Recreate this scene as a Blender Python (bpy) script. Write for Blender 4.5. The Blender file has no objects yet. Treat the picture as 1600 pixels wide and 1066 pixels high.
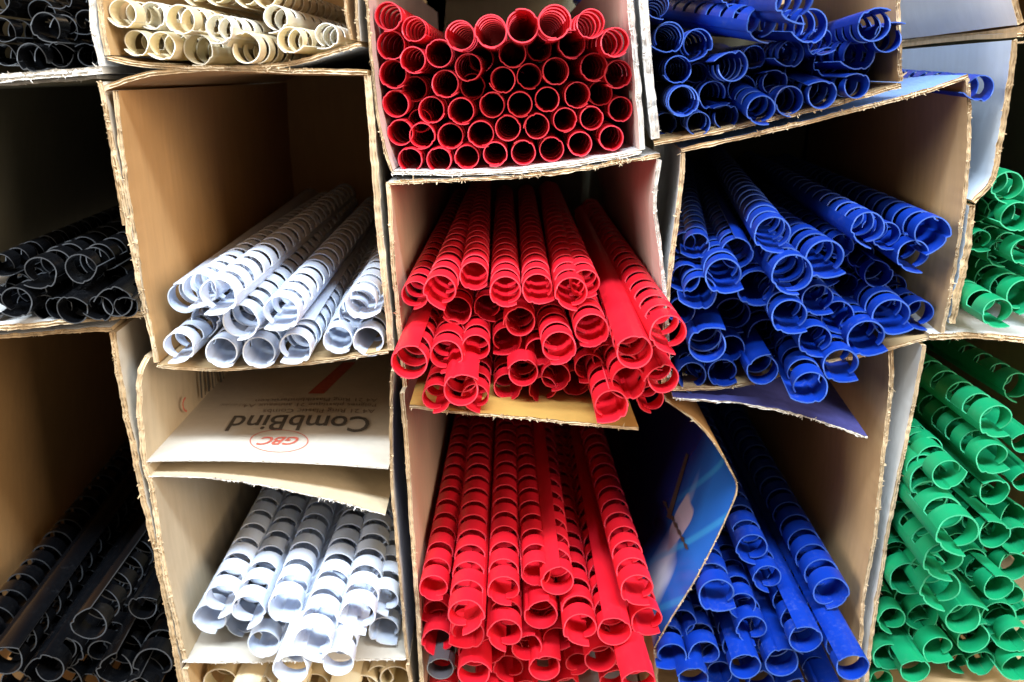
import bpy, math, random
from mathutils import Vector, noise
random.seed(11)
R = math.radians
scene = bpy.context.scene

# ------------------------------------------------------------------ camera
F_PX, PITCH = 1300.0, math.atan(418 / 1300.0)
CAM = Vector((0.0, -0.33, 0.36))
cd = bpy.data.cameras.new('camera')
cd.sensor_width = 36.0
cd.lens = F_PX / 1600 * 36
cd.clip_start, cd.clip_end = 0.01, 30
cd.dof.use_dof = True
cd.dof.focus_distance = 0.335
cd.dof.aperture_fstop = 16
cam = bpy.data.objects.new('camera', cd)
cam.location = CAM
cam.rotation_euler = (math.pi / 2 - PITCH, 0, 0)
scene.collection.objects.link(cam)
scene.camera = cam

# ------------------------------------------------------------------ light
world = bpy.data.worlds.new('World')
scene.world = world
world.use_nodes = True
bg = world.node_tree.nodes['Background']
bg.inputs[0].default_value = (1.0, 0.89, 0.77, 1)
bg.inputs[1].default_value = 0.19

def area(name, loc, target, size, size_y, power, col):
    l = bpy.data.lights.new(name, 'AREA')
    l.shape, l.size, l.size_y, l.energy, l.color = 'RECTANGLE', size, size_y, power, col
    o = bpy.data.objects.new(name, l)
    o.location = loc
    o.rotation_euler = (Vector(target) - Vector(loc)).to_track_quat('-Z', 'Y').to_euler()
    scene.collection.objects.link(o)
area('ceiling_light', (0.0, -0.83, 1.68), (0, 0, 0.24), 1.7, 0.20, 74, (0.80, 0.91, 1.0))
area('fill_light', (1.30, -1.05, 0.85), (0, 0, 0.2), 0.8, 0.8, 27, (1.0, 0.82, 0.62))  # warm fill, added to brighten the inner walls that face right
area('fill_light', (-1.60, -0.72, 0.85), (0, 0, 0.2), 0.8, 0.8, 27, (1.0, 0.90, 0.78))  # second added fill from the left, lifts the walls that face left
scene.view_settings.view_transform = 'Standard'
scene.view_settings.look = 'None'
scene.view_settings.exposure = 0.12
scene.view_settings.gamma = 1.0
scene.cycles.max_bounces = 8
scene.cycles.diffuse_bounces = 3

# ------------------------------------------------------------------ helpers
SP, CP = math.sin(PITCH), math.cos(PITCH)
def ray(u, v):
    a, b = (u - 800) / F_PX, (533 - v) / F_PX
    return Vector((a, CP + b * SP, -SP + b * CP))
def at(u, v, ymm=0.0):
    """photo measurement -> point of the place lying ymm behind the front of the stack"""
    d = ray(u, v)
    return CAM + d * ((ymm / 1000 - CAM.y) / d.y)
def on_plane(u, v, p, n):
    d = ray(u, v)
    return CAM + d * ((p - CAM).dot(n) / d.dot(n))
def link(o, parent=None):
    scene.collection.objects.link(o)
    if parent is not None:
        o.parent = parent
    return o
def empty(name, loc, label=None, cat=None, group=None):
    o = bpy.data.objects.new(name, None)
    o.empty_display_size = 0.01
    o.location = loc
    if label: o['label'] = label
    if cat: o['category'] = cat
    if group: o['group'] = group
    return link(o)
def mesh_obj(name, verts, faces, mats, parent=None, mi=None, smooth=None, loc=None):
    me = bpy.data.meshes.new(name)
    me.from_pydata([tuple(v) for v in verts], [], faces)
    for m in (mats if isinstance(mats, (list, tuple)) else [mats]):
        me.materials.append(m)
    if mi: me.polygons.foreach_set('material_index', mi)
    if smooth is not None:
        me.polygons.foreach_set('use_smooth', [True] * len(me.polygons))
        me.set_sharp_from_angle(angle=R(smooth))
    o = bpy.data.objects.new(name, me)
    if loc: o.location = loc
    return link(o, parent)

# ------------------------------------------------------------------ materials
def new_mat(name):
    m = bpy.data.materials.new(name)
    m.use_nodes = True
    nt = m.node_tree
    return m, nt, nt.nodes['Principled BSDF']
def nd(nt, t, **kw):
    n = nt.nodes.new(t)
    for k, v in kw.items(): setattr(n, k, v)
    return n
def mixc(nt, fac, a, b, mode='MIX'):
    n = nd(nt, 'ShaderNodeMix', data_type='RGBA', blend_type=mode)
    for sock, v in ((n.inputs['Factor'], fac), (n.inputs['A'], a), (n.inputs['B'], b)):
        if isinstance(v, (int, float)): sock.default_value = v
        elif isinstance(v, tuple): sock.default_value = v + (1,) if len(v) == 3 else v
        else: nt.links.new(v, sock)
    return n.outputs['Result']
def noise_tex(nt, vec, scale, detail=4, rough=0.6):
    n = nd(nt, 'ShaderNodeTexNoise')
    n.inputs['Scale'].default_value = scale
    n.inputs['Detail'].default_value = detail
    n.inputs['Roughness'].default_value = rough
    if vec is not None: nt.links.new(vec, n.inputs['Vector'])
    return n.outputs['Fac']
def ramp(nt, fac, lo, hi):
    n = nd(nt, 'ShaderNodeMapRange')
    n.inputs[1].default_value, n.inputs[2].default_value = lo, hi
    nt.links.new(fac, n.inputs[0])
    return n.outputs[0]

def plastic(name, col, rough=0.42, dust=0.0, dustcol=(0.6, 0.62, 0.68), spec=0.5, trans=0.0):
    m, nt, b = new_mat(name)
    tc = nd(nt, 'ShaderNodeTexCoord')
    oi = nd(nt, 'ShaderNodeObjectInfo')
    vv = nd(nt, 'ShaderNodeVectorMath', operation='ADD')
    nt.links.new(tc.outputs['Object'], vv.inputs[0])
    nt.links.new(oi.outputs['Random'], vv.inputs[1])
    hs = nd(nt, 'ShaderNodeHueSaturation')
    hs.inputs['Color'].default_value = col + (1,)
    nt.links.new(ramp(nt, noise_tex(nt, vv.outputs[0], 25, 2), 0.2, 0.8), hs.inputs['Fac'])
    hs.inputs['Value'].default_value = 0.9
    c = hs.outputs['Color']
    fine = noise_tex(nt, vv.outputs[0], 420, 6, 0.75)
    big = noise_tex(nt, vv.outputs[0], 55, 3, 0.6)
    if dust:
        mu = nd(nt, 'ShaderNodeMath', operation='MULTIPLY')
        nt.links.new(ramp(nt, fine, 0.50, 0.78), mu.inputs[0])
        nt.links.new(ramp(nt, big, 0.42, 0.72), mu.inputs[1])
        mu2 = nd(nt, 'ShaderNodeMath', operation='MULTIPLY')
        nt.links.new(mu.outputs[0], mu2.inputs[0]); mu2.inputs[1].default_value = dust
        c = mixc(nt, mu2.outputs[0], c, dustcol)
    nt.links.new(c, b.inputs['Base Color'])
    mr = nd(nt, 'ShaderNodeMapRange')
    mr.inputs[3].default_value, mr.inputs[4].default_value = rough - 0.1, rough + 0.16
    nt.links.new(big, mr.inputs[0]); nt.links.new(mr.outputs[0], b.inputs['Roughness'])
    b.inputs['Specular IOR Level'].default_value = spec
    bp = nd(nt, 'ShaderNodeBump')
    bp.inputs['Strength'].default_value = 0.10
    bp.inputs['Distance'].default_value = 0.0004
    nt.links.new(fine, bp.inputs['Height']); nt.links.new(bp.outputs[0], b.inputs['Normal'])
    if trans:
        b.inputs['Subsurface Weight'].default_value = trans
        b.inputs['Subsurface Radius'].default_value = (1, 0.8, 0.55)
        b.inputs['Subsurface Scale'].default_value = 0.002
    return m

RIM = {}
PL = {
    'red':   plastic('red_plastic', (0.76, 0.010, 0.026), 0.42, 0.05, (0.8, 0.35, 0.38)),
    'blue':  plastic('blue_plastic', (0.0025, 0.036, 0.37), 0.42, 0.22, (0.42, 0.52, 0.75), 0.35),
    'green': plastic('green_plastic', (0.005, 0.30, 0.12), 0.42, 0.14, (0.4, 0.65, 0.5)),
    'white': plastic('white_plastic', (0.68, 0.765, 0.93), 0.36, 0.0, trans=0.15),
    'cream': plastic('cream_plastic', (0.85, 0.72, 0.48), 0.36, 0.0, trans=0.2),
    'ivory': plastic('ivory_plastic', (0.86, 0.82, 0.70), 0.36, 0.0, trans=0.2),
    'black': plastic('black_plastic', (0.003, 0.0034, 0.0045), 0.20, 0.05, (0.3, 0.3, 0.32)),
    'grey':  plastic('grey_plastic', (0.10, 0.09, 0.10), 0.4, 0.1),
}

for k_, c_ in {'red': (0.84, 0.055, 0.085), 'blue': (0.05, 0.13, 0.50), 'green': (0.06, 0.50, 0.26), 'white': (0.76, 0.82, 0.92), 'cream': (0.86, 0.80, 0.66),
              'ivory': (0.86, 0.85, 0.81), 'black': (0.055, 0.06, 0.068), 'grey': (0.2, 0.2, 0.2)}.items():
    RIM[k_] = plastic(k_ + '_plastic_cut_edge', c_, 0.5)
def card(name, col, var=0.09, rough=0.85, spots=0.25, flute=0.05, spec=0.3):
    m, nt, b = new_mat(name)
    tc = nd(nt, 'ShaderNodeTexCoord')
    mp = nd(nt, 'ShaderNodeMapping')
    mp.inputs['Scale'].default_value = (1, 1, 0.16)
    nt.links.new(tc.outputs['Object'], mp.inputs['Vector'])
    streak = noise_tex(nt, mp.outputs[0], 240, 5, 0.65)
    blot = noise_tex(nt, tc.outputs['Object'], 22, 4, 0.6)
    fib = noise_tex(nt, tc.outputs['Object'], 900, 3, 0.7)
    dark = tuple(c * (1 - var * 1.6) for c in col)
    lite = tuple(min(0.9, c * (1 + var * 0.7)) for c in col)
    c = mixc(nt, ramp(nt, streak, 0.25, 0.75), dark, lite)
    c = mixc(nt, ramp(nt, blot, 0.35, 0.75), c, tuple(x * 0.86 for x in col))
    mu = nd(nt, 'ShaderNodeMath', operation='MULTIPLY')
    nt.links.new(ramp(nt, fib, 0.66, 0.80), mu.inputs[0]); mu.inputs[1].default_value = spots
    c = mixc(nt, mu.outputs[0], c, tuple(x * 0.45 for x in col))
    nt.links.new(c, b.inputs['Base Color'])
    b.inputs['Roughness'].default_value = rough
    b.inputs['Specular IOR Level'].default_value = spec
    wv = nd(nt, 'ShaderNodeTexWave', bands_direction='Y')
    wv.inputs['Scale'].default_value = 45
    wv.inputs['Distortion'].default_value = 0.6
    nt.links.new(tc.outputs['Object'], wv.inputs['Vector'])
    b1 = nd(nt, 'ShaderNodeBump'); b1.inputs['Strength'].default_value = flute; b1.inputs['Distance'].default_value = 0.0006
    nt.links.new(wv.outputs['Fac'], b1.inputs['Height'])
    b2 = nd(nt, 'ShaderNodeBump'); b2.inputs['Strength'].default_value = 0.18; b2.inputs['Distance'].default_value = 0.0005
    nt.links.new(streak, b2.inputs['Height']); nt.links.new(b1.outputs[0], b2.inputs['Normal'])
    nt.links.new(b2.outputs[0], b.inputs['Normal'])
    return m
CB = {
    'brown': card('brown_cardboard', (0.56, 0.325, 0.135)),
    'tan':   card('tan_cardboard', (0.58, 0.40, 0.21)),
    'beige': card('beige_cardboard', (0.58, 0.47, 0.32)),
    'peach': card('peach_cardboard', (0.58, 0.40, 0.285)),
    'pink':  card('grey_pink_cardboard', (0.60, 0.49, 0.45)),
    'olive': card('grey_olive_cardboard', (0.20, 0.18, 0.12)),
    'amber': card('amber_cardboard', (0.52, 0.31, 0.075), 0.1),
    'white': card('white_coated_cardboard', (0.74, 0.74, 0.74), 0.05, 0.6, 0.15, 0.04),
    'offwhite': card('off_white_cardboard', (0.64, 0.59, 0.51), 0.06, 0.75, 0.15, 0.04),
    'ice':   card('pale_blue_cardboard', (0.58, 0.68, 0.80), 0.05, 0.55, 0.2, 0.04),
    'skyblue': card('sky_blue_printed_cardboard', (0.22, 0.40, 0.78), 0.10, 0.4, 0.1, 0.1),
    'navy':  card('navy_printed_cardboard', (0.07, 0.075, 0.27), 0.2, 0.35, 0.1, 0.1),
    'edge':  card('torn_tan_edge', (0.74, 0.58, 0.38), 0.30, 0.95, 0.45, 0.0),
    'edgew': card('torn_white_edge', (0.80, 0.76, 0.70), 0.20, 0.95, 0.35, 0.0),
    'edgeb': card('torn_brown_edge', (0.60, 0.44, 0.26), 0.32, 0.95, 0.5, 0.0),
}
def flat_ink(name, col, rough=0.6, glossy=0.3):
    m, nt, b = new_mat(name)
    tc = nd(nt, 'ShaderNodeTexCoord')
    f = noise_tex(nt, tc.outputs['Object'], 600, 3)
    nt.links.new(mixc(nt, ramp(nt, f, 0.3, 0.8), col, tuple(min(1, c * 1.4 + 0.02) for c in col)), b.inputs['Base Color'])
    b.inputs['Roughness'].default_value = rough
    b.inputs['Specular IOR Level'].default_value = glossy
    return m
INK_BLACK = flat_ink('black_ink', (0.085, 0.075, 0.065))
INK_RED = flat_ink('red_ink', (0.48, 0.10, 0.065))
INK_BROWN = flat_ink('brown_ink', (0.20, 0.15, 0.11), 0.3)
INK_ROD = flat_ink('dark_brown_ink', (0.06, 0.035, 0.03), 0.3)
INK_PURPLE = flat_ink('purple_ink', (0.05, 0.03, 0.20), 0.2)
INK_PINK = flat_ink('pink_ink', (0.50, 0.30, 0.30), 0.25)
INK_PALE = flat_ink('pale_ink', (0.70, 0.72, 0.80), 0.2)
INK_LIGHTBLUE = flat_ink('light_blue_ink', (0.05, 0.30, 0.68), 0.2)

m, nt, b = new_mat('glossy_blue_print')
tc = nd(nt, 'ShaderNodeTexCoord')
sx = nd(nt, 'ShaderNodeSeparateXYZ'); nt.links.new(tc.outputs['UV'], sx.inputs[0])
f = noise_tex(nt, tc.outputs['Object'], 30, 2, 0.4)
def mth(op, a, b_):
    n = nd(nt, 'ShaderNodeMath', operation=op)
    for i_, q in enumerate((a, b_)):
        if isinstance(q, (int, float)): n.inputs[i_].default_value = q
        else: nt.links.new(q, n.inputs[i_])
    return n.outputs[0]
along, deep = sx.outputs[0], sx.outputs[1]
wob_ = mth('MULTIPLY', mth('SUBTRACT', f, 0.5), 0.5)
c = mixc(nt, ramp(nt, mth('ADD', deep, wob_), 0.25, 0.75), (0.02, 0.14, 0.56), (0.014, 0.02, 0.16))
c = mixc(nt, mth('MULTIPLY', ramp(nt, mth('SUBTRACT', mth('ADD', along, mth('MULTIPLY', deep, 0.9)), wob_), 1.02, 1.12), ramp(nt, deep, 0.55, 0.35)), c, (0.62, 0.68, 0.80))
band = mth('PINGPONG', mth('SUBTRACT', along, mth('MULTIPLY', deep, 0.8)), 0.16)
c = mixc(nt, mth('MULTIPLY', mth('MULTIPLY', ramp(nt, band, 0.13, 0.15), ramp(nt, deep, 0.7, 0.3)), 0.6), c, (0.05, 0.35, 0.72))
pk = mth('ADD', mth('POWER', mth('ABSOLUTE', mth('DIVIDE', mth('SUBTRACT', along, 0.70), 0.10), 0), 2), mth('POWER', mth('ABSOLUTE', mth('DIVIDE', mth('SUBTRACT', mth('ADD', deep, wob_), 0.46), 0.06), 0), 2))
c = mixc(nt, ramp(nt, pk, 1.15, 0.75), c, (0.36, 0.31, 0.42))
nt.links.new(c, b.inputs['Base Color'])
b.inputs['Roughness'].default_value = 0.20
GLOSSBLUE = m
m, nt, b = new_mat('varnished_wood')
tc = nd(nt, 'ShaderNodeTexCoord')
mp = nd(nt, 'ShaderNodeMapping'); mp.inputs['Scale'].default_value = (2, 30, 30)
nt.links.new(tc.outputs['Object'], mp.inputs['Vector'])
f = noise_tex(nt, mp.outputs[0], 3, 6)
nt.links.new(mixc(nt, f, (0.30, 0.19, 0.10), (0.52, 0.38, 0.23)), b.inputs['Base Color'])
b.inputs['Roughness'].default_value = 0.55
WOOD = m

# ------------------------------------------------------------------ cardboard panels
def fb(x, seed, octs=3):
    s, a, f = 0.0, 1.0, 1.0
    for _ in range(octs):
        s += a * noise.noise(Vector((x * f, seed * 7.31, seed * 1.77))); a *= 0.55; f *= 2.1
    return s
DIRS = {'L': Vector((-1, 0, 0)), 'R': Vector((1, 0, 0)), 'U': Vector((0, 0, 1)), 'D': Vector((0, 0, -1))}
PSEED = [0]
WALL = {}
def walls(b, left=None):
    w = WALL[b.name]
    return (w['f'][0], (left or w['L'])[0], w['R'][0], w['R'][1])
def interp(line, key, val, x):
    pts = sorted((getattr(p, key), getattr(p, val)) for p in line)
    if x <= pts[0][0]: return pts[0][1]
    for (a, fa), (c, fc) in zip(pts, pts[1:]):
        if x <= c: return fa + (fc - fa) * (x - a) / max(1e-9, c - a)
    return pts[-1][1]
class Panel: pass
def resample(pts, step):
    P = [pts[0]] ; out = []
    n = len(pts)
    dense = []
    for i in range(n - 1):                      # catmull-rom
        p0, p1, p2, p3 = pts[max(i - 1, 0)], pts[i], pts[i + 1], pts[min(i + 2, n - 1)]
        for k in range(12):
            t = k / 12
            dense.append(0.5 * ((2 * p1) + (p2 - p0) * t + (2 * p0 - 5 * p1 + 4 * p2 - p3) * t * t + (3 * p1 - p0 - 3 * p2 + p3) * t ** 3))
    dense.append(pts[-1])
    L = [0]
    for a, b_ in zip(dense, dense[1:]): L.append(L[-1] + (b_ - a).length)
    N = max(3, int(L[-1] / step))
    j = 0
    for i in range(N + 1):
        s = L[-1] * i / N
        while j < len(L) - 2 and L[j + 1] < s: j += 1
        t = (s - L[j]) / max(1e-9, L[j + 1] - L[j])
        out.append(dense[j].lerp(dense[j + 1], min(1, max(0, t))))
    return out, L[-1]
def panel(box, name, pts, out, yaw=0.0, pitch=0.0, depth=300, th=3.0, mats=('brown', 'white', 'edge'), tear=0.8, fuzz=1.0, label=None, flat=False):
    """one wall of a box: pts is its front edge (u, v, mm behind the front), it runs back along yaw/pitch"""
    PSEED[0] += 1
    sd = PSEED[0]
    bowk, wobk = (0.0, 0.15) if flat else (1.0, 0.6)
    tear *= 0.58; th *= 0.76
    base = box.location
    W = [at(p[0], p[1], p[2] if len(p) > 2 else 0) for p in pts]
    line, L = resample(W, 0.0009)
    N = len(line) - 1
    Dv = Vector((math.sin(R(yaw)) * math.cos(R(pitch)), math.cos(R(yaw)) * math.cos(R(pitch)), math.sin(R(pitch))))
    tks = [0.0, 0.0012, 0.003, 0.007, 0.016, 0.04, 0.09, 0.16, 0.23, depth / 1000]
    th = th / 1000
    K = len(tks)
    V, Fc, MI = [], [], []
    nrm = []
    for i in range(N + 1):
        T = line[min(i + 1, N)] - line[max(i - 1, 0)]
        n = T.cross(Dv).normalized()
        if n.dot(DIRS[out]) < 0: n.negate()
        nrm.append(n)
    # smooth the normals so curved walls stay clean
    nrm = [sum((nrm[max(0, min(N, i + d))] for d in range(-4, 5)), Vector()).normalized() for i in range(N + 1)]
    def front(i, lay):
        s = i * 0.0009
        base_t = tear * 0.0010 * (fb(s * 90, sd) + 0.7 * max(0, fb(s * 260, sd + 50)) * 1.2)
        return base_t + tear * 0.00055 * fb(s * 420, sd + 11 * (lay + 1), 2)
    fr = {}
    for i in range(N + 1):
        p, n = line[i], nrm[i]
        s = i * 0.0009
        wob = n * wobk * (0.0007 * fb(s * 35, sd + 3) + 0.0003 * fb(s * 150, sd + 4))
        curl_in = max(0, fb(s * 130, sd + 21)) * 0.0007 * tear
        curl_out = max(0, fb(s * 130, sd + 22)) * 0.0009 * tear
        row = []
        for k, t in enumerate(tks):
            fade = max(0, 1 - t / 0.02)
            off = front(i, 0) * max(0, 1 - t / 0.004) if t < 0.004 else 0
            cl = curl_in * max(0, 1 - t / 0.005)
            bow = n * 0.0012 * bowk * fb(t * 14 + s * 10, sd + 9, 2)
            row.append(p + Dv * (t + off) + wob * fade + bow * min(1, t / 0.03) - n * cl)
        for k, t in enumerate(tks):
            fade = max(0, 1 - t / 0.02)
            off = front(i, 1) * max(0, 1 - t / 0.004) if t < 0.004 else 0
            cl = curl_out * max(0, 1 - t / 0.005)
            bow = n * 0.0012 * bowk * fb(t * 14 + s * 10, sd + 9, 2)
            row.append(p + Dv * (t + off) + wob * fade + bow * min(1, t / 0.03) + n * (th + cl))
        rec = 0.0006 + 0.0005 * fb(s * 300, sd + 31)
        flt = 0.05 * math.sin(s * 2 * math.pi / 0.0068) + 0.08 * fb(s * 260, sd + 61)
        row.append(p + Dv * (front(i, 2) + rec) + wob + n * th * (0.26 + 0.05 * flt))
        row.append(p + Dv * (front(i, 2) - 0.0002 + 0.0006 * fb(s * 500, sd + 41)) + wob + n * th * (0.50 + flt))
        row.append(p + Dv * (front(i, 3) + rec) + wob + n * th * (0.76 + 0.05 * flt))
        V += [q - base for q in row]
        fr[i] = (row[0], row[K], n)
    S = 2 * K + 3
    for i in range(N):
        a, b_ = i * S, (i + 1) * S
        for k in range(K - 1):
            Fc.append((a + k, b_ + k, b_ + k + 1, a + k + 1)); MI.append(0)
            Fc.append((a + K + k, a + K + k + 1, b_ + K + k + 1, b_ + K + k)); MI.append(1)
        seq = [0, 2 * K, 2 * K + 1, 2 * K + 2, K]
        for q, (x, y) in enumerate(zip(seq, seq[1:])):
            Fc.append((a + x, a + y, b_ + y, b_ + x)); MI.append(2)
        Fc.append((a + K - 1, b_ + K - 1, b_ + 2 * K - 1, a + 2 * K - 1)); MI.append(1)
    for a in (0, N * S):
        for k in range(K - 1):
            Fc.append((a + k, a + k + 1, a + K + k + 1, a + K + k)); MI.append(2)
    mm = [CB[x] if isinstance(x, str) else x for x in mats]
    o = mesh_obj(name, V, Fc, mm, box, MI, 50)
    uvl = o.data.uv_layers.new(name='along_and_deep')
    dk = tks + tks + [0, 0, 0]
    for lp in o.data.loops:
        i, k = divmod(lp.vertex_index, S)
        uvl.data[lp.index].uv = (i / N, dk[k] * 10)
    if label: o['label'] = label
    if fuzz > 0:                                  # loose paper fibres along the torn edge
        rnd = random.Random(sd)
        fv, ff = [], []
        for _ in range(int(L / 0.0009 * 1.3 * fuzz)):
            i = rnd.randrange(N)
            if fb(i * 0.0009 * 60, sd + 77, 2) < -0.12: continue
            lay = rnd.random()
            p = fr[i][0].lerp(fr[i][1], lay)
            T = (line[i + 1] - line[i]).normalized()
            ln = rnd.uniform(0.0004, 0.0012) * (2.2 if rnd.random() < 0.07 else 1)
            d = (-Dv * rnd.uniform(0.1, 1) + fr[i][2] * rnd.uniform(-1, 1) * 1.1 + T * rnd.uniform(-.8, .8)).normalized()
            w = rnd.uniform(0.00012, 0.0004)
            side = T * w + fr[i][2] * rnd.uniform(-w, w)
            k = len(fv)
            fv += [p - side - base, p + side - base, p + d * ln + side * .3 - base, p + d * ln * 0.8 - side * .5 - base]
            ff.append((k, k + 1, k + 2, k + 3))
        if fv:
            fo = mesh_obj('torn_fibres', fv, ff, mm[2], o)
            fo['kind'] = 'stuff'
    if name in ('bottom_panel', 'side_panel', 'side_flap'):
        key = 'f' if name == 'bottom_panel' else out
        WALL.setdefault(box.name, {}).setdefault(key, (line, yaw))
    P = Panel(); P.o, P.line, P.nrm, P.D, P.th, P.box = o, line, nrm, Dv, th, box
    return P
def back_panel(box, corners, mat='brown', ymm=298, yaw=0.0):
    """the closed far end of a box"""
    V = []
    sh = Vector((math.tan(R(yaw)) * ymm / 1000, 0, 0))
    for dy in (0, 0.003):
        cc = [at(u, v, 0) for (u, v) in corners]
        mid_ = sum(cc, Vector()) / 4
        for p in cc:
            p = p + (p - mid_).normalized() * 0.012
            V.append(Vector((p.x, ymm / 1000 + dy, p.z)) + sh - box.location)
    mesh_obj('back_panel', V, [(0, 1, 2, 3), (7, 6, 5, 4), (0, 4, 5, 1), (1, 5, 6, 2), (2, 6, 7, 3), (3, 7, 4, 0)], CB[mat], box)
def box(label, u, v, group='torn cardboard boxes of combs'):
    p = at(u, v, 0)
    return empty('cardboard_box', p, label, 'box', group)

# ------------------------------------------------------------------ shelf under and behind the stack
zlow = at(800, 1196, 0).z
def slab(name, x0, x1, y0, y1, z0, z1, mat):
    V = [(x, y, z) for z in (z0, z1) for y in (y0, y1) for x in (x0, x1)]
    o = mesh_obj(name, V, [(0, 2, 3, 1), (4, 5, 7, 6), (0, 1, 5, 4), (2, 6, 7, 3), (0, 4, 6, 2), (1, 3, 7, 5)], mat)
    bv = o.modifiers.new('bevel', 'BEVEL'); bv.width = 0.0015; bv.segments = 2
    o['kind'] = 'structure'
    return o
slab('shelf_board', -0.6, 0.6, -0.05, 0.40, zlow - 0.024, zlow - 0.004, WOOD)
slab('shelf_back', -0.6, 0.6, 0.40, 0.412, zlow - 0.02, zlow + 0.62, WOOD)

# ------------------------------------------------------------------ boxes
# --- black column (left)
Y1 = -4
b1 = box('white-edged box of black combs in the top left corner', 0, 122)
panel(b1, 'bottom_panel', [(-215, 128), (-40, 119), (60, 112), (158, 104)], 'D', Y1, th=3.6, mats=('white', 'white', 'edgew'), tear=1.3, fuzz=2)
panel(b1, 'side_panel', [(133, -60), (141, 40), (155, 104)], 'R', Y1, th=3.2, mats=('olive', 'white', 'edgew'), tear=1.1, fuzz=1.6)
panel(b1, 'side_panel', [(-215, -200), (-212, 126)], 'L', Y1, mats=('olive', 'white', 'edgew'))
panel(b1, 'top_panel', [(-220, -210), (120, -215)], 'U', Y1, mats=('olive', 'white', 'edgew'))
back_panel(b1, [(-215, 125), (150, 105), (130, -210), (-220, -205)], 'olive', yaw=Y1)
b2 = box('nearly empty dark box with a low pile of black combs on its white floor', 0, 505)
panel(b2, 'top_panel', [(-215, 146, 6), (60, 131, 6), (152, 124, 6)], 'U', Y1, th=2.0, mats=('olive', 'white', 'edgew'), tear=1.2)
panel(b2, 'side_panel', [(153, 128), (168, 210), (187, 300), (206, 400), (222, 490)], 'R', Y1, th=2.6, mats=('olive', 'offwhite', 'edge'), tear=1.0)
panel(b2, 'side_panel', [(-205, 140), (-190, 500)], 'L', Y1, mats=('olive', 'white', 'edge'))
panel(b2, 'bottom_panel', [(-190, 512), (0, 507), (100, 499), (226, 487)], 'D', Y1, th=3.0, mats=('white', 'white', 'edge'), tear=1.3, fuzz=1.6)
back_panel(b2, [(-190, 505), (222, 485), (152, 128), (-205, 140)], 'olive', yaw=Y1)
b3 = box('tall brown box of long black combs at the lower left', 0, 1190)
panel(b3, 'top_panel', [(-185, 540, 5), (0, 529, 4), (175, 517, 3)], 'U', Y1, th=2.2, mats=('brown', 'white', 'edgeb'), tear=1.5)
panel(b3, 'side_panel', [(172, 520), (184, 600), (206, 715), (238, 860), (272, 1030), (296, 1180)], 'R', Y1, th=3.2, mats=('olive', 'offwhite', 'edgeb'), tear=1.3, fuzz=1.4)
panel(b3, 'side_panel', [(-150, 535), (-135, 800), (-105, 1180)], 'L', Y1, mats=('brown', 'white', 'edge'))
panel(b3, 'bottom_panel', [(-110, 1184), (296, 1184)], 'D', Y1, mats=('brown', 'brown', 'edge'))
back_panel(b3, [(-105, 1180), (295, 1180), (172, 520), (-150, 535)], 'brown', yaw=Y1)

# --- cream and white column
b4 = box('box of cream combs with a warm brown left wall at the top', 350, 104)
panel(b4, 'side_panel', [(156, -70), (162, 30), (172, 86)], 'L', 0, th=2.6, mats=('tan', 'white', 'edge'), tear=0.9)
panel(b4, 'bottom_panel', [(168, 88), (225, 98), (330, 103), (450, 96), (560, 66)], 'D', 0, th=2.2, mats=('tan', 'white', 'edge'), tear=0.9)
panel(b4, 'side_panel', [(536, -70), (538, 10), (546, 62)], 'R', 0, th=1.2, mats=('brown', 'tan', 'edge'), tear=0.8)
panel(b4, 'side_panel', [(553, -70), (555, 20), (558, 64)], 'R', 0, th=1.4, mats=('brown', 'white', 'edge'), tear=0.6)
panel(b4, 'top_panel', [(150, -190), (560, -195)], 'U', 0, mats=('brown', 'white', 'edge'))
back_panel(b4, [(172, 86), (545, 62), (560, -190), (150, -185)], 'brown')
YW = -2.5
b5 = box('large brown box with white combs along its floor', 420, 575)
panel(b5, 'top_panel', [(164, 141), (205, 126), (255, 117), (350, 112), (450, 115), (574, 117)], 'U', YW, th=2.4, mats=('brown', 'white', 'edge'), tear=0.7)
panel(b5, 'side_panel', [(184, 142), (194, 240), (212, 370), (230, 480), (249, 566)], 'L', YW, th=2.4, mats=('brown', 'tan', 'edge'), tear=1.2)
panel(b5, 'side_panel', [(165, 150), (180, 260), (196, 352)], 'L', YW, th=1.4, mats=('tan', 'tan', 'edgeb'), tear=1.2, depth=120)
panel(b5, 'bottom_panel', [(246, 569), (290, 573), (350, 575), (480, 566), (606, 548)], 'D', YW, th=1.8, mats=('tan', 'brown', 'edge'), tear=0.5, fuzz=0.6)
panel(b5, 'side_panel', [(570, 118), (580, 260), (592, 400), (600, 470), (606, 548)], 'R', YW, th=3.2, mats=('brown', 'offwhite', 'edge'), tear=0.9)
back_panel(b5, [(249, 566), (606, 548), (570, 118), (184, 140)], 'brown', yaw=YW)
b6 = box('off-white printed box with a slack lid holding white combs', 450, 1030)
p6l = panel(b6, 'side_panel', [(234, 560, 3), (222, 585), (222, 640), (229, 716), (240, 760), (258, 868), (276, 960), (292, 1030)], 'L', -1, th=3.0, mats=('beige', 'offwhite', 'edge'), tear=0.8)
lid = panel(b6, 'lid', [(228, 720), (300, 719), (400, 720), (500, 724), (607, 731)], 'D', -1, th=0.9, mats=('offwhite', 'offwhite', 'edgew'), tear=0.25, fuzz=0.2, flat=True)
panel(b6, 'top_flap', [(233, 743), (300, 745), (380, 753), (480, 772), (560, 792), (602, 805)], 'D', -1, pitch=2.5, depth=180, th=0.9, mats=('beige', 'offwhite', 'edgew'), tear=1.0, fuzz=2.0)
panel(b6, 'side_panel', [(610, 580), (608, 725), (618, 850), (626, 930), (634, 1030)], 'R', -1, th=1.6, mats=('beige', 'offwhite', 'edge'), tear=0.8)
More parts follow.
